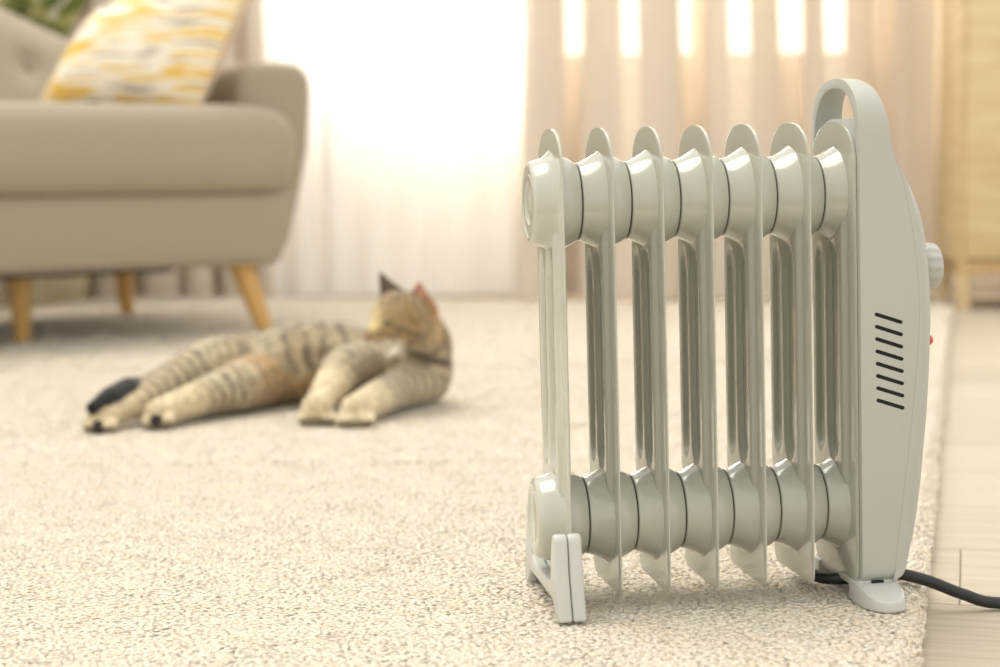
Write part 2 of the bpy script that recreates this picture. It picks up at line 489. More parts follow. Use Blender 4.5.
def smooth01(t):
    t = min(max(t, 0.0), 1.0); return t * t * (3 - 2 * t)
def fin_bulge(y, z):
    """hollow oil chamber with two pressed-in pockets, flat rim outside it"""
    zc = smooth01((z - 0.066) / 0.02) * smooth01((0.282 - z) / 0.02)
    h = 0.0036 * smooth01((y + 0.0320) / 0.005) * smooth01((0.0420 - y) / 0.005) * zc
    for yc, hw in ((-0.0075, 0.0125), (0.0215, 0.0105)):
        za, zb = 0.112, 0.236
        zz = min(max(z, za), zb)
        d = math.hypot(y - yc, (z - zz) * 0.62)
        h *= 1 - smooth01((hw - d) / 0.0032)
    return h
ZFB = 0.0055
def make_fin():
    half = FD / 2; b_ = 0.030
    zs = [b_ * (1 - math.cos(t * math.pi / 2)) for t in np.linspace(0.0, 1, 14)]
    zbot = [ZFB + 0.009 * (1 - math.cos(t * math.pi / 2)) for t in np.linspace(0.0, 1, 10)]
    nup = [FH - q for q in reversed(zs)]
    zs = zbot + list(np.linspace(ZFB + 0.009, FH - b_, 84))[1:-1] + nup
    ss = list(np.linspace(-1, 1, 47))
    v, f = [], []
    def wid(z):
        if z < 0.15:
            e = z - ZFB
            return (half - 0.009 + 0.009 * math.sqrt(max(0.0, 1 - ((0.009 - e) / 0.009) ** 2)) if e < 0.009 else half) + 0.0004
        e = FH - z if z > FH - b_ else b_
        return (half * (1 - ((b_ - e) / b_) ** 2.2) ** (1 / 2.2) if e < b_ else half) + 0.0004
    nz_, ns = len(zs), len(ss)
    for side in (-1, 1):
        for z in zs:
            wv = wid(z)
            for s in ss:
                y = s * wv
                # rim: sheet rolled to a thin rounded edge
                t = 0.0011
                if abs(s) > 0.999 : t *= 0.35
                v.append((side * (t + fin_bulge(y, z)), y, z))
    nn = nz_ * ns
    for j in range(nz_ - 1):
        for i in range(ns - 1):
            a = j * ns + i
            f.append([a, a + ns, a + ns + 1, a + 1]); f.append([a + nn, a + 1 + nn, a + ns + 1 + nn, a + ns + nn])
        for i in (0, ns - 1):
            a = j * ns + i; f.append([a, a + nn, a + ns + nn, a + ns] if i == 0 else [a, a + ns, a + ns + nn, a + nn])
    for j in (0, nz_ - 1):
        for i in range(ns - 1):
            a = j * ns + i; f.append([a, a + 1, a + 1 + nn, a + nn] if j == 0 else [a, a + nn, a + 1 + nn, a + 1])
    me = recalc(mesh('fin', v, f)); shade(me, 50); return me
fin_me = make_fin()
fin_me.materials.append(M['enamel'])
def col_r(a):
    t = min(abs(a) / 0.0172, 1.0)
    if a > 0: return RJ + 0.0066 * (1 - t ** 1.7) ** 0.9
    return RJ + 0.0004 * math.sin(math.pi * t) + 0.0088 * (1 - t) ** 1.7
prof = [(-0.0175, RJ - 0.0016), (-0.0174, RJ - 0.0004)] + [(a, col_r(a)) for a in np.linspace(-0.0171, 0.0171, 37)] + [(0.0174, RJ - 0.0004), (0.0175, RJ - 0.0016)]
collar_me = lathe(prof, 'x', 64); shade(collar_me, 50); collar_me.materials.append(M['enamel'])
prof1 = [(a, col_r(a)) for a in np.linspace(-0.002, 0.0171, 21)] + [(0.0174, RJ - 0.0004), (0.0175, RJ - 0.0016)]
collar1_me = lathe(prof1, 'x', 64); shade(collar1_me, 50); collar1_me.materials.append(M['enamel'])
gap_me = lathe([(-0.0012, RJ - 0.0022), (0.0012, RJ - 0.0022)], 'x', 48); shade(gap_me, 40); gap_me.materials.append(M['gap'])
for i in range(7):
    x = i * SP if i < 6 else 6 * SP - 0.002
    fo = link('fin', fin_me, None, heater, loc=(x, 0, 0))
    for z in (ZT, ZB):
        if i == 0: link('collar', collar1_me, None, fo, loc=(0, 0, z))
        else: link('collar', collar_me, None, fo, loc=(0 if i < 6 else 0.002, 0, z))
        if i < 6: link('joint_ring', gap_me, None, fo, loc=(SP / 2, 0, z))
# end caps on the first fin
cap_u = lathe([(0.0, 0.0395), (-0.003, 0.0355), (-0.007, 0.0328), (-0.012, 0.0312), (-0.0165, 0.0302), (-0.0185, 0.0292), (-0.0196, 0.0275),
               (-0.0197, 0.0255), (-0.0188, 0.0248), (-0.0186, 0.0215), (-0.0194, 0.0208), (-0.0194, 0.0160), (-0.0182, 0.0150), (-0.0180, 0.006), (-0.0188, 0.005), (-0.0188, 0.0005)], 'x', 64,
              wob=None)
cap_u.transform(Matrix.Diagonal((0.88, 1, 1, 1)))
link("end_cap", cap_u, M["enamel"], heater, loc=(0, 0, ZT), smooth=45)
cap_l = lathe([(0.0, 0.0390), (-0.003, 0.0350), (-0.007, 0.0325), (-0.012, 0.0313), (-0.0165, 0.0303), (-0.0190, 0.0290), (-0.0207, 0.0265),
               (-0.0213, 0.0235), (-0.0213, 0.0185), (-0.0206, 0.0175), (-0.0206, 0.001)], 'x', 64)
cap_l.transform(Matrix.Diagonal((0.93, 1, 1, 1)))
link("end_cap", cap_l, M['enamel'], heater, loc=(0, 0, ZB), smooth=45)

# housing ---------------------------------------------------------------
XL = 0.2148
part_line = [(0.2385, 0.0070), (0.2457, 0.0664), (0.2513, 0.1104), (0.2577, 0.1724), (0.2590, 0.2146), (0.2552, 0.2574), (0.2471, 0.2993), (0.2420, 0.3144)]
def cr(pts, sub=6):
    out = []
    for i in range(len(pts) - 1):
        p0, p1, p2, p3 = [Vector(pts[min(max(i + d, 0), len(pts) - 1)]) for d in (-1, 0, 1, 2)]
        for k in range(sub):
            t = k / sub
            out.append(tuple(0.5 * ((2 * p1) + (p2 - p0) * t + (2 * p0 - 5 * p1 + 4 * p2 - p3) * t * t + (3 * p1 - p0 - 3 * p2 + p3) * t ** 3)))
    out.append(tuple(pts[-1])); return out
handle_line = [(0.2420, 0.3144), (0.2396, 0.3240), (0.2374, 0.3370), (0.2350, 0.3515), (0.2326, 0.3628), (0.2288, 0.3704), (0.2238, 0.3742), (XL, 0.3746)]
prof_xz = [(XL, 0.0058)] + cr(part_line) + cr(handle_line)[1:]
B1 = prism(prof_xz, 'y', -0.08, 0.08)
HW = 0.0535
def arch(hw, top, b_, bot, rb, n=2.4):
    pts = []
    for k in range(33):
        t = math.pi * k / 32
        c, s = math.cos(t), math.sin(t)
        pts.append((hw * math.copysign(abs(c) ** (2 / n), c), top - b_ + b_ * abs(s) ** (2 / n)))
    for k in range(9):
        t = math.pi + math.pi / 2 * k / 8; pts.append((-hw + rb + rb * math.cos(t), bot + rb + rb * math.sin(t)))
    for k in range(9):
        t = 1.5 * math.pi + math.pi / 2 * k / 8; pts.append((hw - rb + rb * math.cos(t), bot + rb + rb * math.sin(t)))
    return pts
A1 = prism(arch(HW, 0.3745, 0.042, 0.0058, 0.010), 'x', 0.19, 0.30)
body = boolean(A1, B1, 'INTERSECT')
# hand hole: crescent between the handle bow and the rim over the last fin
hole = []
for k in range(25):
    t = math.pi * (0.03 + 0.94 * k / 24); c, s = math.cos(t), math.sin(t)
    hole.append((0.0465 * math.copysign(abs(c) ** (2 / 2.4), c), 0.324 + 0.0435 * abs(s) ** (2 / 2.4)))
for k in range(25):
    t = math.pi * (0.92 - 0.84 * k / 24); c, s = math.cos(t), math.sin(t)
    hole.append((0.0482 * c, 0.3140 + 0.0310 * s))
body = boolean(body, prism(hole, 'x', 0.18, 0.32), 'DIFFERENCE')
body = bevel(body, 0.0015, 3, 38)
# eight slanted vent slots cut into each side panel
def capsule(xa, za, xb, zb, r, y0, y1):
    a = math.atan2(zb - za, xb - xa); pts = []
    for k in range(9):
        t = a - math.pi / 2 + math.pi * k / 8; pts.append((xb + r * math.cos(t), zb + r * math.sin(t)))
    for k in range(9):
        t = a + math.pi / 2 + math.pi * k / 8; pts.append((xa + r * math.cos(t), za + r * math.sin(t)))
    return prism(pts, 'y', y0, y1)
slots = [(0.2267 + 0.00012 * k, 0.2032 - 0.00895 * k, 0.2452 + 0.00015 * k, 0.1968 - 0.00895 * k) for k in range(8)]
for (xa, za, xb, zb) in slots:
    body = boolean(body, capsule(xa, za, xb, zb, 0.0014, -0.06, -0.0500), 'DIFFERENCE')
hb = link('housing', body, M['plastic'], heater, smooth=32)
for (xa, za, xb, zb) in slots:
    link('vent_slot', capsule(xa, za, xb, zb, 0.00135, -0.0527, -0.0501), M['slot'], hb)
# bowed control panel
outer = [(0.2390, 0.0072), (0.2460, 0.0115), (0.2510, 0.0270), (0.2572, 0.0657), (0.2612, 0.1025), (0.2644, 0.1391), (0.2666, 0.1829), (0.2668, 0.2121),
         (0.2648, 0.2426), (0.2618, 0.2640), (0.2571, 0.2830), (0.2500, 0.3010), (0.2440, 0.3115), (0.2424, 0.3142)]
oc = cr(outer, 5)
def interp(pts, z):
    for a, c in zip(pts, pts[1:]):
        if a[1] <= z <= c[1]: return a[0] + (c[0] - a[0]) * (z - a[1]) / max(c[1] - a[1], 1e-9)
    return pts[-1][0] if z > pts[-1][1] else pts[0][0]
pl_c = cr(part_line)
v, f = [], []
ny = 25; nzp = len(oc)
for (xo, z) in oc:
    q = min(z - 0.0072, 0.3142 - z) / 0.05
    bow = 0.0135 * smooth01(0.15 + q)
    for i in range(ny):
        y = -HW + 2 * HW * i / (ny - 1); e = abs(y) / HW
        cut = 0.0035 * max(0, (e - 0.93) / 0.07) ** 2 * smooth01(q)
        v.append((xo + bow * (1 - e ** 2) - cut, y, z))
for (xo, z) in oc:
    for i in range(ny):
        v.append((interp(pl_c, z) + 0.0001, -HW + 2 * HW * i / (ny - 1), z))
nn = nzp * ny
for j in range(nzp - 1):
    for i in range(ny - 1):
        a = j * ny + i
        f.append([a, a + 1, a + ny + 1, a + ny]); f.append([a + nn, a + ny + nn, a + ny + 1 + nn, a + 1 + nn])
    for i in (0, ny - 1):
        a = j * ny + i; f.append([a, a + ny, a + ny + nn, a + nn])
for j in (0, nzp - 1):
    for i in range(ny - 1):
        a = j * ny + i; f.append([a, a + 1, a + 1 + nn, a + nn])
cp = link('control_panel', recalc(mesh('control_panel', v, f)), M['plastic'], heater, smooth=40)
# thermostat knob, fluted
def flute(t, a):
    return 1 + (0.022 * math.cos(14 * t) if a > 0.002 else 0)
kb = lathe([(0.0, 0.0172), (0.003, 0.0180), (0.004, 0.0180), (0.0105, 0.0172), (0.0130, 0.0162), (0.0142, 0.0140), (0.0144, 0.0005)], 'x', 128, flute)
ko = link('knob', kb, M['plastic'], cp, loc=(0.2800, 0, 0.2330), smooth=40)
link('pointer_mark', box(0.0138, 0.0148, -0.0008, 0.0008, 0.006, 0.014), M['slot'], ko)
lamp = lathe([(0.0, 0.0052), (0.004, 0.0052), (0.0075, 0.0044), (0.0098, 0.0026), (0.0108, 0.0004)], 'x', 24)
link('indicator_lamp', lamp, M['red'], cp, loc=(0.2792, -0.003, 0.1775), smooth=60)

# left foot: two moulded halves clipped on the first fin
foot_o = [(-0.0520, 0.0560), (-0.0570, 0.0560), (-0.0605, 0.0530), (-0.0640, 0.0280), (-0.0745, -0.0035), (-0.0600, -0.0045), (-0.0530, 0.0030), (-0.0450, 0.0075)]
foot_pts = foot_o + [(-a, b_) for a, b_ in reversed(foot_o)] + [(0.0440, 0.0400), (0.0410, 0.0220), (0.0300, 0.0170), (-0.0300, 0.0170), (-0.0410, 0.0220), (-0.0440, 0.0400)]
for (xa, xb) in ((-0.0150, -0.0050), (-0.0046, 0.0052)):
    link('foot_half', bevel(prism(foot_pts, 'x', xa, xb), 0.0022, 3, 30), M['foot'], heater, smooth=40)
# right foot: cross bar with two rounded pads
bar = box(0.2130, 0.2390, -0.050, 0.050, -0.0005, 0.0075, 0.002)
rf = link('foot_bar', bar, M['foot'], heater, smooth=40)
link('dark_recess', box(0.2225, 0.2315, -0.0520, -0.049, 0.0025, 0.0070), M['slot'], rf)  # black block puts the dark of a recess under the housing into colour
def pad_mesh(sg):
    n = 20; top, bot = [], []
    for k in range(n + 1):
        t = math.pi + math.pi * k / n
        c, s = math.cos(t), math.sin(t)
        x = 0.2265 + 0.0165 * math.copysign(abs(c) ** 0.8, c); y = -0.052 + 0.0315 * math.copysign(abs(s) ** 0.8, s)
        top.append((x, y)); 
    top = [(0.2100, -0.034)] + top + [(0.2430, -0.034)]
    v = []
    for (x, y) in top: v.append((x + (0.2255 - x) * 0.06, (y * 0.985) * sg, 0.0035 + 0.0075 * smooth01((y + 0.088) / 0.034) - 0.0055))
    for (x, y) in top: v.append((x, y * sg, -0.0095))
    m_ = len(top)
    f = [list(range(m_)), list(range(2 * m_ - 1, m_ - 1, -1))] + [[i, (i + 1) % m_, (i + 1) % m_ + m_, i + m_] for i in range(m_)]
    return bevel(recalc(mesh('pad', v, f)), 0.0016, 3, 40)
for sg in (1, -1):
    link('foot_pad', pad_mesh(sg), M['foot'], rf, smooth=50)
# power cord: leaves under the housing, drops off the rug to the floor
inv = HT.inverted()
c_s = HT @ Vector((0.258, 0.002, -0.0008)); c_e = G(1000, 603, 0.0056); c_d = c_e - c_s
cw = [inv @ (Vector((c_s.x + c_d.x * t, c_s.y + c_d.y * t, 0)) + Vector((0, 0, c_s.z + (c_e.z - c_s.z) * smooth01(t * 0.9 + 0.05)))) for t in (0.33, 0.66)]
cw += [inv @ c_e, inv @ (c_e + Vector((c_d.x * 0.9, c_d.y * 0.9 + 0.004, 0))), inv @ (c_e + Vector((c_d.x * 2.4, c_d.y * 2.4 + 0.04, 0))), inv @ Vector((0.95, 1.62, 0.0056)), inv @ Vector((1.35, 1.95, 0.0056))]
cord_pts = [(0.196, 0.060, 0.030), (0.192, 0.045, 0.010), (0.198, 0.012, -0.0005), (0.214, -0.004, -0.0015), (0.238, 0.002, -0.0010), (0.258, 0.002, -0.0008)] + [tuple(q) for q in cw]
link('power_cord', tube(cord_pts, 0.0046, 14, 8), M['cord'], heater, smooth=180)

# ---------------------------------------------------------------- sofa
sofa = empty('sofa', (-0.368, 3.489, 0.0), (0, 0, R(35)))
tag(sofa, 'grey-beige upholstered sofa with tufted back and slanted wooden legs', 'sofa')
SL = -1.66
def rbox(x0, x1, y0, y1, z0, z1, bev, seg=5): return box(x0, x1, y0, y1, z0, z1, bev, seg)
# seat base, tapering in towards the bottom
bm = bmesh.new(); bm.from_mesh(box(SL + 0.018, -0.018, 0, 0.74, 0.158, 0.300))
for vv in bm.verts:
    if vv.co.z < 0.2:
        vv.co.x += -0.03 if vv.co.x > -0.5 else 0.03
        vv.co.y += 0.012 if vv.co.y < 0.3 else -0.02
me = bpy.data.meshes.new('seat_base'); bm.to_mesh(me); bm.free()
link('seat_base', bevel(me, 0.022, 5), M['sofa'], sofa, smooth=50)
def arm_mesh(x0, x1, flip):
    pts = []
    # front outline (x, z), rounded top
    for k in range(13):
        t = math.pi * k / 12
        pts.append(((x0 + x1) / 2 + (x1 - x0) / 2 * math.copysign(abs(math.cos(t)) ** 0.62, math.cos(t)), 0.485 + 0.065 * abs(math.sin(t)) ** 0.62))
    pts += [(x0, 0.18), (x1 - 0.060, 0.18), (x1 - 0.034, 0.27), (x1 - 0.010, 0.38)] if not flip else [(x0 + 0.010, 0.38), (x0 + 0.034, 0.27), (x0 + 0.060, 0.18), (x1, 0.18)]
    return bevel(prism(pts, 'y', 0.080, 0.72), 0.024, 5, 60)
link('armrest', arm_mesh(-0.100, 0.062, False), M['sofa'], sofa, smooth=50)
link('armrest', arm_mesh(SL - 0.062, SL + 0.100, True), M['sofa'], sofa, smooth=50)
# seat cushion with ears in front of the arms
o_c = []
for k in range(7):
    t = -math.pi / 2 + math.pi / 2 * k / 6; o_c.append((-0.070 + 0.044 * math.cos(t), 0.009 + 0.044 * math.sin(t)))
o_c += [(-0.026, 0.070), (-0.102, 0.076), (-0.102, 0.57)]
o_c += [(SL - x_, y_) for (x_, y_) in reversed(o_c)]
v, f = [], []
nl, m_ = 17, len(o_c)
for j in range(nl):
    sgm = 2 * j / (nl - 1) - 1
    sgm = math.copysign(abs(sgm) ** 0.6, sgm)
    d = 0.060 * (1 - max(0.0, 1 - abs(sgm) ** 2.4) ** (1 / 2.4))
    for (x_, y_) in o_c:
        v.append((x_ + (-d if x_ > SL / 2 else d), y_ + (d if y_ < 0.3 else -d), 0.3755 + 0.0800 * sgm))
for j in range(nl - 1):
    for i in range(m_):
        f.append([j * m_ + i, j * m_ + (i + 1) % m_, (j + 1) * m_ + (i + 1) % m_, (j + 1) * m_ + i])
f += [list(range(m_))[::-1], [(nl - 1) * m_ + i for i in range(m_)]]
me = recalc(mesh('seat_cushion', v, f))
bm = bmesh.new(); bm.from_mesh(me)
for vv in bm.verts:
    if vv.co.z > 0.40: vv.co.z += 0.016 * (1 - ((vv.co.x - SL / 2) / (SL / 2)) ** 4)
bm.to_mesh(me); bm.free()
link('seat_cushion', me, M['sofa'], sofa, smooth=60)
# tufted backrest with sloping shoulders
def back_top(x):
    d = min(-x, x - SL) + 0.06
    return 0.565 + 0.215 * smooth01(d / 0.72) ** 0.8
btn = [(-0.300, 0.562)] + [(-0.51 - 0.30 * k, 0.635) for k in range(3)] + [(-0.66 - 0.30 * k, 0.71) for k in range(2)] + [(-0.66 - 0.30 * k, 0.56) for k in range(3)]
v, f = [], []
nx, nzb = 120, 36
for s_ in (0, 1):
    for j in range(nzb + 1):
        for i in range(nx + 1):
            x = -0.07 + (SL + 0.14) * i / nx; tp = back_top(x); t = j / nzb
            z = 0.40 + (tp - 0.40) * t
            lean = 0.15 * t
            thick = 0.16 * (1 - 0.25 * t)
            rnd_ = math.sqrt(max(0.0, 1 - max(0, (t - 0.72) / 0.28) ** 2))
            yc = 0.64 + lean
            if s_ == 0:
                y = yc - thick / 2 * rnd_
                for bx, bz in btn:
                    d = math.hypot(x - bx, z - bz); y += 0.022 * math.exp(-(d / 0.032) ** 2)
            else: y = yc + thick / 2 * rnd_
            v.append((x, y, z))
nn = (nx + 1) * (nzb + 1)
for j in range(nzb):
    for i in range(nx):
        a = j * (nx + 1) + i
        f.append([a, a + 1, a + nx + 2, a + nx + 1]); f.append([a + nn, a + nx + 1 + nn, a + nx + 2 + nn, a + 1 + nn])
    for i in (0, nx):
        a = j * (nx + 1) + i; f.append([a, a + nx + 1, a + nx + 1 + nn, a + nn])
for j in (0, nzb):
    for i in range(nx):
        a = j * (nx + 1) + i; f.append([a, a + 1, a + 1 + nn, a + nn])
br = link('backrest', recalc(mesh('backrest', v, f)), M['sofa'], sofa, smooth=60)
bt_me = lathe([(-0.006, 0.002), (-0.005, 0.008), (-0.001, 0.011), (0.004, 0.011)], 'y', 20); shade(bt_me, 60); bt_me.materials.append(M['sofa'])
for bx, bz in btn:
    t = (bz - 0.40) / (back_top(bx) - 0.40)
    if t > 0.85: continue
    link('button', bt_me, None, br, loc=(bx, 0.64 + 0.15 * t - 0.08 * (1 - 0.25 * t) + 0.019, bz))
# dark lining sagging under the seat
link('dust_cover', box(SL + 0.06, -0.26, 0.05, 0.68, 0.150, 0.170, 0.006), M['dust'], sofa)
def leg(top, foot):
    link('leg', tube([top, ((top[0] + foot[0]) / 2, (top[1] + foot[1]) / 2, (top[2] + foot[2]) / 2), foot], [0.0265, 0.0205, 0.0135], 20, 4), M['leg_wood'], sofa, smooth=60)
leg((-0.118, 0.075, 0.180), (-0.072, 0.045, 0.020))
leg((-0.512, 0.183, 0.180), (-0.512, 0.183, 0.020))
leg((-0.125, 0.62, 0.180), (-0.10, 0.65, 0.020))
leg((SL + 0.118, 0.075, 0.180), (SL + 0.072, 0.045, 0.003))
leg((SL + 0.125, 0.66, 0.180), (SL + 0.085, 0.70, 0.003))

# ---------------------------------------------------------------- cushion on the sofa
def pillow_mesh(corners, th, n=28):
    v, f = [], []
    for s_ in (-1, 1):
        for j in range(n + 1):
            for i in range(n + 1):
                a, c = 2 * i / n - 1, 2 * j / n - 1
                ex = (1 - abs(a) ** 2.6) * (1 - abs(c) ** 2.6)
                pin = 1 - 0.05 * (1 - abs(c) ** 2) * abs(a) ** 2
                pin2 = 1 - 0.05 * (1 - abs(a) ** 2) * abs(c) ** 2
                aa, cc = (a * pin + 1) / 2, (c * pin2 + 1) / 2
                qx = (corners[0][0] * (1 - aa) + corners[1][0] * aa) * (1 - cc) + (corners[3][0] * (1 - aa) + corners[2][0] * aa) * cc
                qz = (corners[0][1] * (1 - aa) + corners[1][1] * aa) * (1 - cc) + (corners[3][1] * (1 - aa) + corners[2][1] * aa) * cc
                v.append((qx, s_ * (0.004 + th / 2 * max(ex, 0) ** 0.55), qz))
    nn = (n + 1) ** 2
    front, rest = [], []
    for j in range(n):
        for i in range(n):
            a = j * (n + 1) + i
            front.append([a, a + 1, a + n + 2, a + n + 1]); rest.append([a + nn, a + n + 1 + nn, a + n + 2 + nn, a + 1 + nn])
    for k in range(n):
        for (a, c) in ((k, k + 1), (n * (n + 1) + k, n * (n + 1) + k + 1), (k * (n + 1), (k + 1) * (n + 1)), (k * (n + 1) + n, (k + 1) * (n + 1) + n)):
            rest.append([a, c, c + nn, a + nn])
    me = mesh('pillow', v, front + rest)
    me.materials.append(M['ikat']); me.materials.append(M['pillow_back'])
    me.polygons.foreach_set('material_index', [0] * len(front) + [1] * len(rest))
    return recalc(me)
pc = P(130, 33, 3.58)
pil = link('throw_pillow', pillow_mesh([(-0.232, -0.150), (0.185, -0.165), (0.350, 0.185), (-0.095, 0.045)], 0.15), None, None, smooth=180)
pil.matrix_world = Matrix.Translation(pc) @ Matrix.Rotation(R(-30), 4, 'Z') @ Matrix.Rotation(R(-8), 4, 'X')
tag(pil, 'throw pillow with yellow, grey and white streaked print leaning on the sofa', 'pillow')

# ---------------------------------------------------------------- wooden cabinet at the right edge
cx0 = P(957, 300, 4.17).x
cab = empty('cabinet', (cx0, 4.17, 0), (0, 0, R(-6)))
tag(cab, 'light wooden cabinet on short legs at the right edge by the drape', 'cabinet')
CW_, CD_, CZ0, CZ1 = 0.80, 0.38, 0.088, 0.86
def cpart(n, *a, mat='cab_wood', par=None, bev=0.003): return link(n, box(*a, bev), M[mat], par or cab, smooth=40)
cpart('side_panel', 0, 0.02, 0, CD_, CZ0, CZ1); cpart('side_panel', CW_ - 0.02, CW_, 0, CD_, CZ0, CZ1)
cpart('top_panel', -0.005, CW_ + 0.005, -0.006, CD_, CZ1, CZ1 + 0.022)
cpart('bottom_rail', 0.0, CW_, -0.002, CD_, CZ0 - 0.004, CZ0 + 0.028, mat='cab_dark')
cpart('back_panel', 0.02, CW_ - 0.02, CD_ - 0.012, CD_, CZ0 + 0.028, CZ1)
for x0, x1, hx in ((0.014, CW_ / 2 - 0.002, CW_ / 2 - 0.04), (CW_ / 2 + 0.002, CW_ - 0.014, CW_ / 2 + 0.04)):
    d_ = cpart('door', x0, x1, -0.016, 0.002, CZ0 + 0.032, CZ1 - 0.004)
    link('knob', lathe([(-0.040, 0.003), (-0.038, 0.012), (-0.030, 0.012), (-0.024, 0.006), (-0.015, 0.006)], 'y', 20), M['leg_wood'], d_, loc=(hx, 0, 0.55), smooth=50)
for lx in (0.018, CW_ - 0.018):
    for ly in (0.02, CD_ - 0.03):
        link('leg', tube([(lx, ly, CZ0), (lx, ly, 0.045), (lx, ly, 0.0)], [0.017, 0.0165, 0.015], 12, 2), M['cab_wood'], cab, smooth=60)

# ---------------------------------------------------------------- potted plant behind the sofa
pp = P(44, 40, 4.34); plant = empty('potted_plant', (pp.x - 0.02, 4.42, 0))
tag(plant, 'variegated green potted plant mostly hidden behind the sofa back', 'plant')
pot = link('pot', lathe([(0.0, 0.075), (0.01, 0.082), (0.18, 0.105), (0.20, 0.112), (0.212, 0.112), (0.212, 0.102), (0.195, 0.098)], 'z', 32), M['pot'], plant, smooth=50)
link('soil', lathe([(0.19, 0.098), (0.198, 0.05), (0.2, 0.001)], 'z', 24), M['soil'], pot, smooth=60)
def leaf_mesh(L, W, droop):
    v, f = [], []
    n = 12
    for i in range(n + 1):
        t = i / n; wd = W * (math.sin(math.pi * min(t * 0.93 + 0.07, 1.0)) ** 0.8) + 0.0008
        x = L * t; z = droop * (t - t * t * 1.5) * L
        for s_, dz in ((-1, 0.25), (0, 0.0), (1, 0.25)):
            v.append((x, s_ * wd / 2, z + dz * wd / 2)); 
    for i in range(n):
        for k in range(2):
            a = i * 3 + k; f.append([a, a + 1, a + 4, a + 3])
    me = mesh('leaf', v, f)
    def s(o):
        m_ = o.modifiers.new('t', 'SOLIDIFY'); m_.thickness = 0.0012
    r_ = apply_mods(me, s); shade(r_, 180); r_.materials.append(M['leaf']); return r_
lm = [leaf_mesh(0.30, 0.055, 0.5), leaf_mesh(0.24, 0.05, 0.3), leaf_mesh(0.34, 0.06, 0.7)]
stem_pts = []
for k in range(5):
    a = k * 2 * math.pi / 5 + 0.3
    tip = (0.09 * math.cos(a), 0.06 * math.sin(a), 0.56 + 0.05 * k)
    link('stem', tube([(0.02 * math.cos(a), 0.02 * math.sin(a), 0.19), (0.04 * math.cos(a), 0.03 * math.sin(a), 0.4), tip], [0.006, 0.005, 0.003], 8, 5), M['leaf'], plant, smooth=60)
    stem_pts.append(tip)
rp = random.Random(5)
for k in range(34):
    tip = stem_pts[k % 5]; a = rp.uniform(0, 2 * math.pi); el = rp.uniform(-1.15, 0.1)
    if math.sin(a) > 0.5: a = -a
    hgt = rp.uniform(0.62, 1.0)
    link('leaf', lm[k % 3], None, plant, loc=(tip[0] * hgt, tip[1] * hgt, 0.19 + (tip[2] - 0.19) * hgt), rot=(0, el, a))

# ---------------------------------------------------------------- the cat
RUGTOP = 0.0235
def C3(px, py, Y, r):
    p = P(px, py, Y)
    if p.z - r < RUGTOP: p.z = RUGTOP + r
    return (p, r)
chains = {
 'trunk': [C3(222, 368, 2.42, .047), C3(245, 370, 2.42, .049), C3(275, 367, 2.43, .053), C3(310, 362, 2.45, .057), C3(345, 362, 2.46, .055), C3(380, 372, 2.46, .046), C3(415, 374, 2.45, .040)],
 'chest': [C3(380, 370, 2.44, .042), C3(412, 368, 2.43, .039), C3(427, 362, 2.43, .036), C3(428, 345, 2.42, .035), C3(420, 330, 2.40, .034)],
 'side':  [C3(395, 384, 2.43, .028), C3(430, 384, 2.43, .030), C3(434, 370, 2.43, .028)],
 'head':  [C3(414, 316, 2.375, .0350), C3(402, 318, 2.345, .0350)],
 'cheek': [C3(407, 331, 2.335, .021), C3(392, 332, 2.315, .0185)],
 'brow': [C3(395, 309, 2.36, .026), C3(388, 316, 2.34, .024)],
 'muzzle': [C3(391, 322, 2.33, .028), C3(380, 332, 2.300, .0170), C3(374, 337, 2.290, .0125)],
 'chin':  [C3(386, 345, 2.31, .0105), C3(377, 346, 2.30, .0075)],
 'foreA': [C3(362, 364, 2.41, .034), C3(343, 370, 2.35, .030), C3(328, 390, 2.29, .0225), C3(319, 406, 2.255, .0200), C3(316, 416, 2.235, .0200)],
 'foreB': [C3(425, 388, 2.42, .031), C3(398, 395, 2.36, .028), C3(375, 402, 2.29, .0235), C3(360, 412, 2.24, .0205), C3(355, 418, 2.225, .0195)],
 'hindA': [C3(228, 366, 2.43, .047), C3(205, 366, 2.38, .036), C3(180, 378, 2.34, .029), C3(150, 396, 2.28, .0215), C3(122, 410, 2.23, .0175), C3(100, 423, 2.195, .0165)],
 'hindB': [C3(262, 380, 2.40, .040), C3(240, 386, 2.35, .034), C3(210, 394, 2.30, .026), C3(182, 404, 2.255, .0205), C3(158, 416, 2.215, .0185)],
 'tail':  [C3(200, 354, 2.49, .016), C3(168, 372, 2.42, .015), C3(142, 386, 2.33, .0135), C3(128, 387, 2.255, .0135), C3(110, 397, 2.215, .0138), C3(92, 408, 2.180, .0085)],
}
for nm, pts in {'toeA': [(303, 421), (311, 424), (321, 424), (330, 420)], 'toeB': [(342, 422), (350, 426), (361, 426), (370, 421)],
                'toeC': [(88, 427), (95, 431), (104, 431), (112, 427)], 'toeD': [(148, 424), (154, 428), (163, 427), (169, 421)]}.items():
    for k, (a, c) in enumerate(pts):
        Yd = {'A': 2.222, 'B': 2.205, 'C': 2.180, 'D': 2.200}[nm[-1]]
        chains[nm + str(k)] = [C3(a, c - 4, Yd + 0.012, .0085), C3(a, c, Yd, .0075)]
# ears: thin blades from head to tip
def earchain(nm, tip, bases, Y, Yt, r0=.0062, r1=.0022):
    for k, b_ in enumerate(bases):
        chains[nm + str(k)] = [C3(b_[0], b_[1], Y, r0), C3((b_[0] + tip[0]) / 2, (b_[1] + tip[1]) / 2, (Y + Yt) / 2, (r0 + r1) / 2), C3(tip[0], tip[1], Yt, r1)]
earchain('earL', (379, 272), [(386, 299), (391, 297), (397, 296), (403, 296)], 2.385, 2.385, r0=.0075)
earchain('earR', (419, 281), [(409, 304), (415, 309), (421, 313), (428, 314), (435, 311)], 2.352, 2.345)

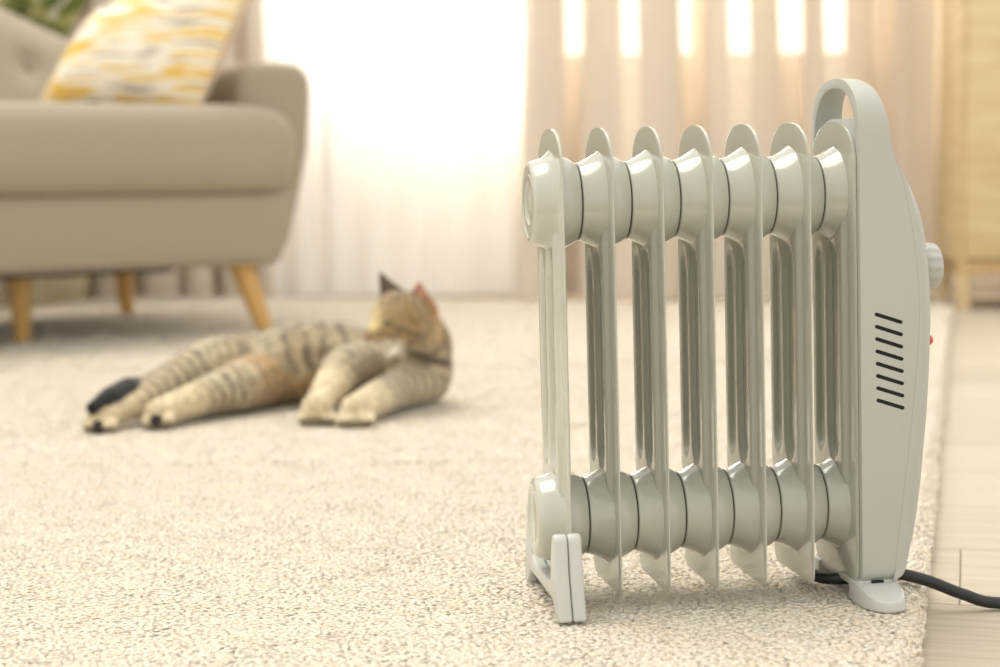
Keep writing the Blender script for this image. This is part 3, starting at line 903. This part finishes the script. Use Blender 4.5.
def cap_bm(bm, p0, r0, p1, r1):
    n = max(2, int((p1 - p0).length / (min(r0, r1) * 0.35)) + 1)
    for k in range(n + 1):
        t = k / n
        bmesh.ops.create_icosphere(bm, subdivisions=2, radius=r0 + (r1 - r0) * t, matrix=Matrix.Translation(p0.lerp(p1, t)))
bm = bmesh.new()
for nm, ch in chains.items():
    for (p0, r0), (p1, r1) in zip(ch, ch[1:]): cap_bm(bm, p0, r0, p1, r1)
me = bpy.data.meshes.new('cat_raw'); bm.to_mesh(me); bm.free()
def s(o):
    m_ = o.modifiers.new('r', 'REMESH'); m_.mode = 'VOXEL'; m_.voxel_size = 0.0027; m_.use_smooth_shade = True
    m2 = o.modifiers.new('s', 'SMOOTH'); m2.factor = 0.5; m2.iterations = 7
cat_me = apply_mods(me, s)
n = len(cat_me.vertices); co = np.zeros(n * 3); cat_me.vertices.foreach_get('co', co); co = co.reshape(-1, 3)
nor = np.zeros(n * 3); cat_me.vertices.foreach_get('normal', nor); nor = nor.reshape(-1, 3)
best = np.full(n, 1e9); cid = np.zeros(n, int); par = np.zeros(n)
names = list(chains)
for ci, nm in enumerate(names):
    acc = 0.0
    for (p0, r0), (p1, r1) in zip(chains[nm], chains[nm][1:]):
        a = np.array(p0); d = np.array(p1) - a; L = np.linalg.norm(d)
        t = np.clip(((co - a) @ d) / (L * L + 1e-12), 0, 1)
        q = np.linalg.norm(co - (a + t[:, None] * d), axis=1) - (r0 + (r1 - r0) * t)
        up = q < best; best[up] = q[up]; cid[up] = ci; par[up] = acc + t[up] * L
        acc += L
# photo-frame coordinates of each vertex only to place coat markings on the animal
rot = np.array(CAM_ROT); rel = (co - np.array(CAM_LOC)) @ rot
U = 500 + F_PX * rel[:, 0] / -rel[:, 2]; V_ = 333.5 - F_PX * rel[:, 1] / -rel[:, 2]
def lin(*c): return np.array(srgb(*c)[:3])
grey, dark, tan, cream, black, white, pink, oran = lin(166, 155, 130), lin(66, 58, 47), lin(150, 130, 98), lin(192, 178, 146), lin(18, 17, 17), lin(205, 197, 180), lin(160, 118, 100), lin(160, 124, 78)
nz1 = np.array([mnoise.noise(Vector(p) * 26) for p in co]); nz2 = np.array([mnoise.noise(Vector(p) * 70) for p in co]); nz3 = np.array([mnoise.noise(Vector(p) * 190) for p in co])
def sm(x, a, b_): t = np.clip((x - a) / (b_ - a), 0, 1); return t * t * (3 - 2 * t)
colr = np.tile(grey, (n, 1))
def mix(c, wt): 
    global colr
    wt = np.clip(wt, 0, 1)[:, None]; colr = colr * (1 - wt) + c[None, :] * wt
isn = lambda *k: np.isin(cid, [i for i, m_ in enumerate(names) if any(m_.startswith(q) for q in k)])
mix(tan, 0.25 + 0.6 * nz1)
def stripes(mask, lam, sharp, amt, warp=0.8):
    ph = np.sin(2 * np.pi * par / lam + warp * 4 * nz1 + 1.8 * nz2) + 0.9 * nz2 + 0.5 * nz3
    mix(dark, mask * amt * sm(ph, 0.1, sharp))
tr = isn('trunk', 'chest', 'side').astype(float)
belly = sm(V_, 366, 384) * tr * (U < 345)
stripes(tr * (1 - 0.75 * belly), 0.026, 1.1, 0.68)
mix(dark, tr * 0.55 * sm(nor[:, 2], 0.55, 0.95) * (0.6 + 0.8 * nz2))
mix(oran, belly * (0.55 + 0.6 * nz1))
mix(cream, belly * sm(nz2, 0.1, 0.5) * 0.5)
fl = isn('foreA', 'foreB'); hl = isn('hindA', 'hindB')
stripes(fl.astype(float), 0.020, 1.0, 0.62, 0.5)
stripes(hl.astype(float), 0.019, 1.0, 0.68, 0.5)
for nm, s0, s1 in (('foreA', .085, .12), ('foreB', .115, .155), ('hindA', .17, .23), ('hindB', .12, .165)):
    k = (cid == names.index(nm)); mix(cream, k * sm(par, s0, s1) * 0.85)
k = (cid == names.index('hindB')); mix(oran, k * 0.6 * (1 - sm(par, .03, .07)))
mix(cream, isn('toe') * 0.8)
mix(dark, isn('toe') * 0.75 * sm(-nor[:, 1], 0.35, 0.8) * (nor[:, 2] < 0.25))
mix(black, isn('tail') * sm(par, 0.19, 0.22))
stripes(isn('tail').astype(float) * (par < 0.20), 0.02, 0.7, 0.8)
hd = isn('head', 'brow', 'cheek', 'muzzle', 'chin').astype(float)
mix(tan, hd * 0.55); mix(lin(122, 98, 58), hd * 0.75)
cheek_line = np.abs(V_ - (327 + 0.33 * (U - 393))) ; mix(dark, hd * (U > 396) * (1 - sm(cheek_line, 1.0, 3.4)) * 0.8)
cheek2 = np.abs(V_ - (338 + 0.22 * (U - 393))); mix(dark, hd * (U > 388) * (1 - sm(cheek2, 0.8, 2.8)) * 0.55)
mix(dark, hd * sm(np.sin((U - 380) * 0.75 + 2 * nz1), 0.3, 0.9) * (1 - sm(V_, 300, 312)) * 0.7)
mix(white, hd * sm(V_, 337, 343) * (1 - sm(U, 398, 410)) * 0.85)
mix(dark, hd * (1 - sm(np.abs(V_ - 340.5 - 0.12 * (U - 370)), 0.5, 1.6)) * (U < 386) * 0.7)
mix(dark, hd * (1 - sm(np.hypot((U - 388.5) / 1.9, V_ - 323 - 0.12 * (U - 388)), 2.0, 4.2)) * 0.85)
mix(lin(190, 170, 120), hd * (1 - sm(U, 372, 384)) * (1 - sm(V_, 326, 333)) * 0.8)
mix(oran, sm(U, 428, 440) * sm(V_, 305, 318) * (1 - sm(V_, 335, 352)) * 0.7)
mix(dark, sm(U, 440, 446) * (1 - sm(V_, 345, 375)) * 0.5)
mix(white, tr * sm(V_, 340, 345) * (1 - sm(V_, 352, 358)) * (U > 360) * (U < 405) * 0.8)
mix(dark, tr * sm(U, 405, 415) * (1 - sm(np.abs(V_ - 358 - 0.25 * (U - 425)), 2, 6)) * 0.8)
er = isn('earR') * 1.0
mix(lin(150, 110, 74), er); mix(pink, er * sm(-nor[:, 1], 0.1, 0.5) * (1 - sm(np.abs(U - 420), 4, 10)))
mix(lin(66, 54, 44), isn('earL') * 0.85)
colr *= 1.22 * (1 + 0.45 * nz3 + 0.25 * nz2)[:, None]
colr = np.clip(colr, 0.004, 1)
ca_ = cat_me.color_attributes.new('coat', 'FLOAT_COLOR', 'POINT')
ca_.data.foreach_set('color', np.concatenate([colr, np.ones((n, 1))], axis=1).ravel())
m, nt, b = new_mat('cat_fur', (0.4, 0.35, 0.25, 1), 0.85, spec=0.2); M['fur'] = m
at = N(nt, 'ShaderNodeAttribute', attribute_name='coat')
nt.links.new(at.outputs['Color'], b.inputs['Base Color'])
b.inputs['Sheen Weight'].default_value = 0.25
noise_bump(nt, b, 420, 0.7, 0.003, 4)
base = G(300, 418, RUGTOP)
cat = empty('cat', (base.x, base.y, RUGTOP))
tag(cat, 'brown tabby cat lying on the rug with head turned to look back', 'cat')
cat_me.materials.clear(); cat_me.materials.append(M['fur'])
off = -Vector(cat.location)
from mathutils.bvhtree import BVHTree
cat_bvh = BVHTree.FromPolygons([v.co.copy() for v in cat_me.vertices], [tuple(p.vertices) for p in cat_me.polygons])
cat_me.transform(Matrix.Translation(off))
link('body', cat_me, None, cat, smooth=180)
def catpart(nm, px, py, Y, me_, mat, rot=(0, 0, 0)):
    return link(nm, me_, mat, cat, loc=P(px, py, Y) + off, rot=rot, smooth=180)
m, nt, b = new_mat('cat_eye', srgb(120, 116, 50), 0.1, 0.6); M['eye'] = m
m, nt, b = new_mat('cat_pupil', srgb(14, 12, 10), 0.1, 0.6); M['pupil'] = m
m, nt, b = new_mat('cat_nose', srgb(140, 84, 62), 0.5); M['nose'] = m
m, nt, b = new_mat('paw_pad', srgb(44, 36, 32), 0.7); M['pad'] = m
m, nt, b = new_mat('whisker', srgb(245, 240, 230), 0.5); M['whisker'] = m
def ball(rx, ry, rz, n_=16):
    bm = bmesh.new(); bmesh.ops.create_uvsphere(bm, u_segments=n_, v_segments=n_ // 2, radius=1)
    bmesh.ops.scale(bm, vec=(rx, ry, rz), verts=bm.verts); me_ = bpy.data.meshes.new('ball'); bm.to_mesh(me_); bm.free(); return me_
def surf(px, py):
    h = cat_bvh.ray_cast(CAM_LOC, ray(px, py).normalized()); return h[0].y if h[0] is not None else 2.3
e1 = catpart('eye', 388, 323, surf(388, 323) + 0.0020, ball(.0056, .0045, .0032), M['eye'], (0, R(12), 0))
link('pupil', ball(.0022, .0016, .0026), M['pupil'], e1, loc=(-.0012, -.0036, 0), smooth=180)
catpart('nose', 367.5, 336, surf(369, 336) - 0.0005, ball(.0030, .0040, .0026), M['nose'], (0, R(-20), 0))
for (px, py, Y) in ((98, 427, 2.176), (156, 421, 2.196)):
    catpart('paw_pad', px, py, Y, ball(.0085, .0035, .0085), M['pad'])
